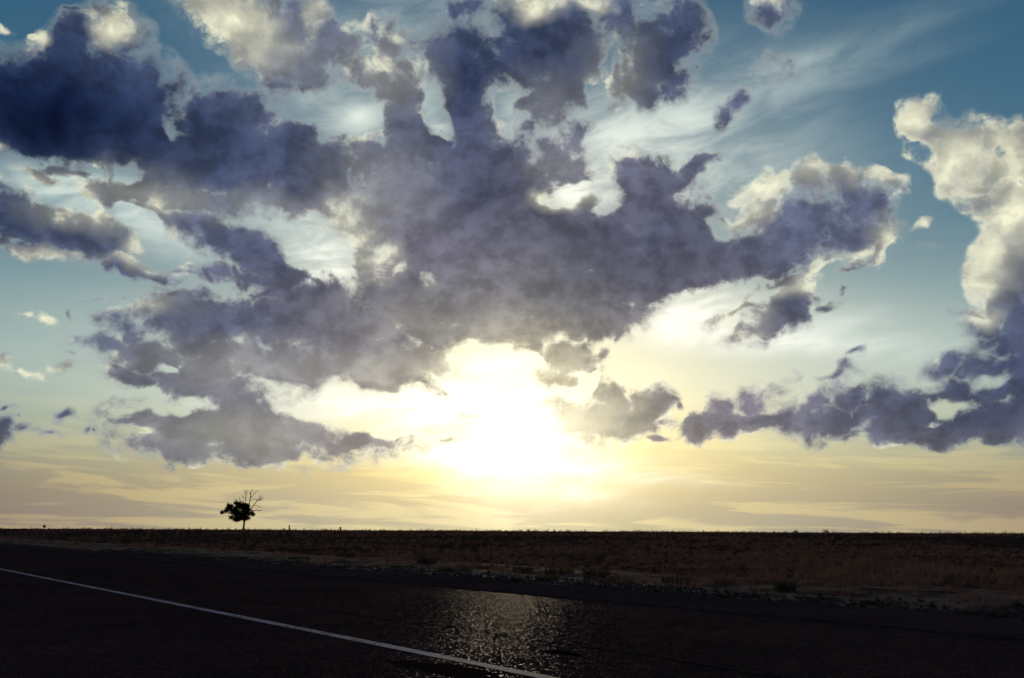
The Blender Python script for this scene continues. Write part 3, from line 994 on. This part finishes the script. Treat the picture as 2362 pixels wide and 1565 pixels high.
tx, ty, tz = far_point(562, TREE_R)
tree = empty('lone_tree', (tx, ty, tz))
tree.rotation_euler.z = math.atan2(-tx, ty)
tag(tree, 'lone half-bare tree standing on the skyline of the steppe', 'tree')
K = TREE_R / FPX / 11.81 * 1.0          # metres per unit of the traced silhouette


def T(zx, zz, dy=0.0):
    return Vector(((zx - 1205) * K, dy, (1225 - zz) * K))


trunk_parts = [tube([T(1200, 1245), T(1200, 1190), T(1204, 1100), T(1210, 1000), T(1190, 880), T(1170, 760), T(1150, 640)],
                    [.24, .19, .165, .16, .14, .10, .05], 8),
               tube([T(1205, 960), T(1255, 820, .2), T(1285, 690, .3), T(1300, 600, .2)], [.13, .11, .09, .075], 7)]
V, F = join(trunk_parts)
mesh_obj('trunk', V, F, M_BARK, tree, True)
trg = random.Random(11)


def limb(pts, r0, r1, twigs=4, tl=70):
    """one bare branch with side twigs"""
    P = [T(a, b, d) for (a, b, d) in pts]
    n = len(P)
    out = [tube(P, [r0 + (r1 - r0) * i / (n - 1) for i in range(n)], 5)]
    for k in range(twigs):
        u = 0.35 + 0.6 * (k + trg.random()) / twigs
        i = min(int(u * (n - 1)), n - 2)
        f = u * (n - 1) - i
        b = P[i].lerp(P[i + 1], f)
        t = (P[i + 1] - P[i]).normalized()
        side = Vector((t.z, trg.uniform(-.7, .7), -t.x)) * (1 if k % 2 else -1)
        dirn = (t * 0.9 + side * trg.uniform(.5, 1.1)).normalized()
        L = tl * K * trg.uniform(.5, 1.15)
        m = b + dirn * L * .5 + Vector((0, 0, trg.uniform(-.05, .12)))
        e = b + dirn * L + Vector((0, 0, trg.uniform(0, .25)))
        out.append(tube([b, m, e], [r1 * 1.0, r1 * .75, r1 * .45], 4))
        e2 = m + (dirn + Vector((0, trg.uniform(-.5, .5), .7))).normalized() * L * .5
        out.append(tube([m, e2], [r1 * .7, r1 * .4], 4))
    return join(out)


LIMBS = [
    ([(1215, 560, 0), (1216, 420, .1), (1214, 300, .1), (1235, 190, .15)], .06, .03, 7, 75),
    ([(1214, 320, .1), (1190, 250, 0), (1175, 210, 0)], .035, .022, 3, 50),
    ([(1215, 470, 0), (1170, 400, -.2), (1130, 355, -.2)], .04, .025, 3, 50),
    ([(1290, 640, .2), (1318, 470, .2), (1332, 340, .1), (1310, 240, 0)], .10, .04, 6, 75),
    ([(1336, 390, .1), (1400, 335, -.2), (1440, 260, -.3), (1490, 210, -.3)], .055, .025, 6, 70),
    ([(1332, 320, .1), (1355, 240, .3), (1365, 180, .4)], .04, .024, 4, 60),
    ([(1370, 660, .2), (1440, 550, .3), (1505, 470, .3), (1570, 445, .2), (1650, 425, .1)], .09, .03, 8, 75),
    ([(1520, 460, .3), (1560, 400, .5), (1578, 335, .5)], .045, .024, 4, 60),
    ([(1330, 470, .1), (1420, 440, -.3), (1520, 455, -.4)], .045, .025, 4, 60),
    ([(1555, 440, .2), (1600, 400, 0), (1645, 385, 0)], .04, .022, 3, 55),
    ([(1390, 720, 0), (1450, 725, -.2), (1510, 712, -.3), (1640, 720, -.3)], .06, .026, 6, 60),
    ([(1420, 590, .2), (1500, 590, .4), (1560, 620, .5), (1610, 640, .5)], .045, .022, 5, 55),
    ([(900, 600, 0), (935, 510, .2), (980, 425, .2)], .045, .025, 4, 50),
    ([(800, 640, 0), (775, 560, -.1), (768, 520, -.1)], .04, .024, 3, 40),
    ([(880, 860, 0), (800, 870, .1), (745, 850, .1)], .035, .02, 3, 40),
    ([(1060, 520, 0), (1065, 450, .2), (1070, 400, .2)], .035, .02, 3, 45),
]
for args in LIMBS:
    V, F = limb(*args)
    mesh_obj('bare_branch', V, F, M_BARK, tree)

# leafy part: inner limbs and small leaves in uneven clumps
inner = [tube([T(1190, 900), T(1080, 820, .3), T(960, 760, .4), T(820, 750, .2), T(650, 760, .1)], [.10, .09, .07, .05, .02], 6),
         tube([T(1180, 860), T(1060, 740, -.6), T(930, 640, -.7), T(800, 590, -.3)], [.09, .07, .05, .02], 6),
         tube([T(1200, 930), T(1280, 850, -.4), T(1360, 780, -.7), T(1410, 760, -.6)], [.08, .06, .04, .02], 6),
         tube([T(1195, 950), T(1080, 920, .5), T(930, 930, .6)], [.06, .05, .02], 6),
         tube([T(1160, 700), T(1120, 600, .5), T(1090, 500, .5)], [.06, .05, .02], 6)]
V, F = join(inner)
mesh_obj('limb', V, F, M_BARK, tree, True)

CROWN = [(1100, 720, 250, 190, 1.5), (1060, 870, 190, 110, 1.2), (1130, 580, 150, 90, 1.0), (930, 740, 140, 100, .8),
         (800, 690, 90, 60, .5), (700, 760, 80, 36, .35), (640, 775, 36, 28, .25), (1300, 760, 110, 120, .9),
         (1200, 900, 110, 80, .8), (1000, 960, 120, 50, .7), (1290, 920, 60, 40, .5), (880, 910, 60, 40, .4), (1250, 620, 90, 70, .6), (790, 600, 34, 50, .25), (1420, 820, 40, 26, .3), (990, 540, 70, 50, .5), (860, 620, 50, 40, .3)]


def build_crown():
    Cc = []
    for (cx, cz, rx_, rz_, dep) in CROWN:
        m = int(12 + rx_ * rz_ / 190)
        for _ in range(m):
            u = rng.normal(0, 1, 3)
            u /= np.linalg.norm(u)
            rr = rng.uniform(.15, 1.0) ** 0.5
            Cc.append((cx + u[0] * rx_ * rr, cz + u[2] * rz_ * rr, u[1] * dep * rr))
    Vs, Fs, off = [], [], 0
    for (cx, cz, dy) in Cc:
        c = np.array(T(cx, cz, dy))
        n = int(rng.integers(16, 34))
        cr = rng.uniform(.12, .30)
        pos = c + rng.normal(0, cr * .55, (n, 3))
        sz = rng.uniform(.05, .11, n)
        a = rng.normal(0, 1, (n, 3)); a /= np.linalg.norm(a, axis=1)[:, None]
        b = np.cross(a, rng.normal(0, 1, (n, 3))); b /= np.linalg.norm(b, axis=1)[:, None]
        V = np.stack([pos - a * sz[:, None], pos + b * sz[:, None] * .5, pos + a * sz[:, None], pos - b * sz[:, None] * .5], 1)
        k = (np.arange(n) * 4)[:, None]
        Fs.append(np.concatenate([k + np.array([[0, 1, 2]]), k + np.array([[0, 2, 3]])]) + off)
        Vs.append(V.reshape(-1, 3)); off += n * 4
    return tri_obj('crown', np.concatenate(Vs), np.concatenate(Fs), M_LEAF, tree)


build_crown()

# ------------------------------------------------------------------ things on the skyline
def bevel_box(bm, cx, cy, cz, sx, sy, sz, lean=0.0):
    g = bmesh.ops.create_cube(bm, size=1.0)
    for v in g['verts']:
        v.co = Vector((v.co.x * sx + cx + (v.co.z + .5) * lean, v.co.y * sy + cy, v.co.z * sz + cz))
    bmesh.ops.bevel(bm, geom=[e for e in bm.edges if e.verts[0] in g['verts']], offset=min(sx, sy, sz) * .12, segments=1,
                    affect='EDGES')


def from_bm(name, bm, mat, parent=None):
    me = bpy.data.meshes.new(name)
    bm.to_mesh(me); bm.free()
    me.materials.append(mat)
    o = bpy.data.objects.new(name, me)
    COL.objects.link(o)
    if parent: o.parent = parent
    return o


def post(px, r, h, w, lean, label):
    x, y, z = far_point(px, r)
    root = empty('fence_post', (x, y, z))
    root.rotation_euler.z = trg.uniform(0, 1)
    bm = bmesh.new()
    bevel_box(bm, 0, 0, h / 2 - .15, w, w, h + .3, lean)
    from_bm('shaft', bm, M_POST, root)
    bm = bmesh.new()
    bevel_box(bm, lean, 0, h + .03, w * 1.15, w * 1.15, .06)
    from_bm('cap', bm, M_POST, root)
    tag(root, label, 'post', 'posts on the skyline')


post(667, 190, 0.95, .20, .0, 'tallest post on the skyline, first one right of the tree')
post(785, 200, 0.75, .26, .0, 'stubby post on the skyline, second one right of the tree')
post(435, 195, 0.50, .14, .05, 'short thin post on the skyline left of the tree')
post(258, 200, 0.42, .16, .0, 'very short post on the skyline between the sign and the tree')

x, y, z = far_point(101, 165)
sign = empty('road_sign', (x, y, z))
sign.rotation_euler.z = math.atan2(-x, y)
bm = bmesh.new(); bevel_box(bm, 0, 0, .55, .10, .10, 1.3); from_bm('post', bm, M_METAL, sign)
bm = bmesh.new(); bevel_box(bm, .04, -.07, 1.0, .42, .05, .34); pnl = from_bm('panel', bm, M_METAL, sign)
bm = bmesh.new(); bevel_box(bm, 0, -.0, 1.26, .14, .14, .08); from_bm('cap', bm, M_METAL, sign)
tag(sign, 'small roadside sign on a post at the far left skyline', 'sign')


def bush(px, r, h, w, label):
    x, y, z = far_point(px, r)
    root = empty('bush', (x, y, z))
    stems = [tube([(0, 0, -.05), (trg.uniform(-.3, .3) * w, trg.uniform(-.3, .3) * w, h * .7)], [.03, .012], 5) for _ in range(6)]
    V, F = join(stems)
    mesh_obj('stems', V, F, M_BARK, root)
    n = 900
    u = rng.normal(0, 1, (n, 3)); u /= np.linalg.norm(u, axis=1)[:, None]
    u[:, 2] = np.abs(u[:, 2])
    lump = np.array([1 + .35 * mnoise.noise(Vector(q) * 2.3 + Vector((px, 0, 0))) for q in u])
    pos = u * (rng.uniform(.25, 1, n) ** .5 * lump)[:, None] * np.array([w / 2, w / 2, h])
    sz = rng.uniform(.04, .09, n)[:, None]
    a = rng.normal(0, 1, (n, 3)); b = rng.normal(0, 1, (n, 3))
    V = np.stack([pos - a * sz * .6, pos + b * sz * .5, pos + a * sz * .6], 1).reshape(-1, 3)
    tri_obj('foliage', V, np.arange(n * 3).reshape(-1, 3), M_LEAF, root)
    tag(root, label, 'bush', 'bushes on the right skyline')


bush(1835, 230, .7, 1.4, 'small low bush on the skyline, left one of two')
bush(1905, 230, .95, 1.8, 'rounded bush on the right skyline, bigger one of two')
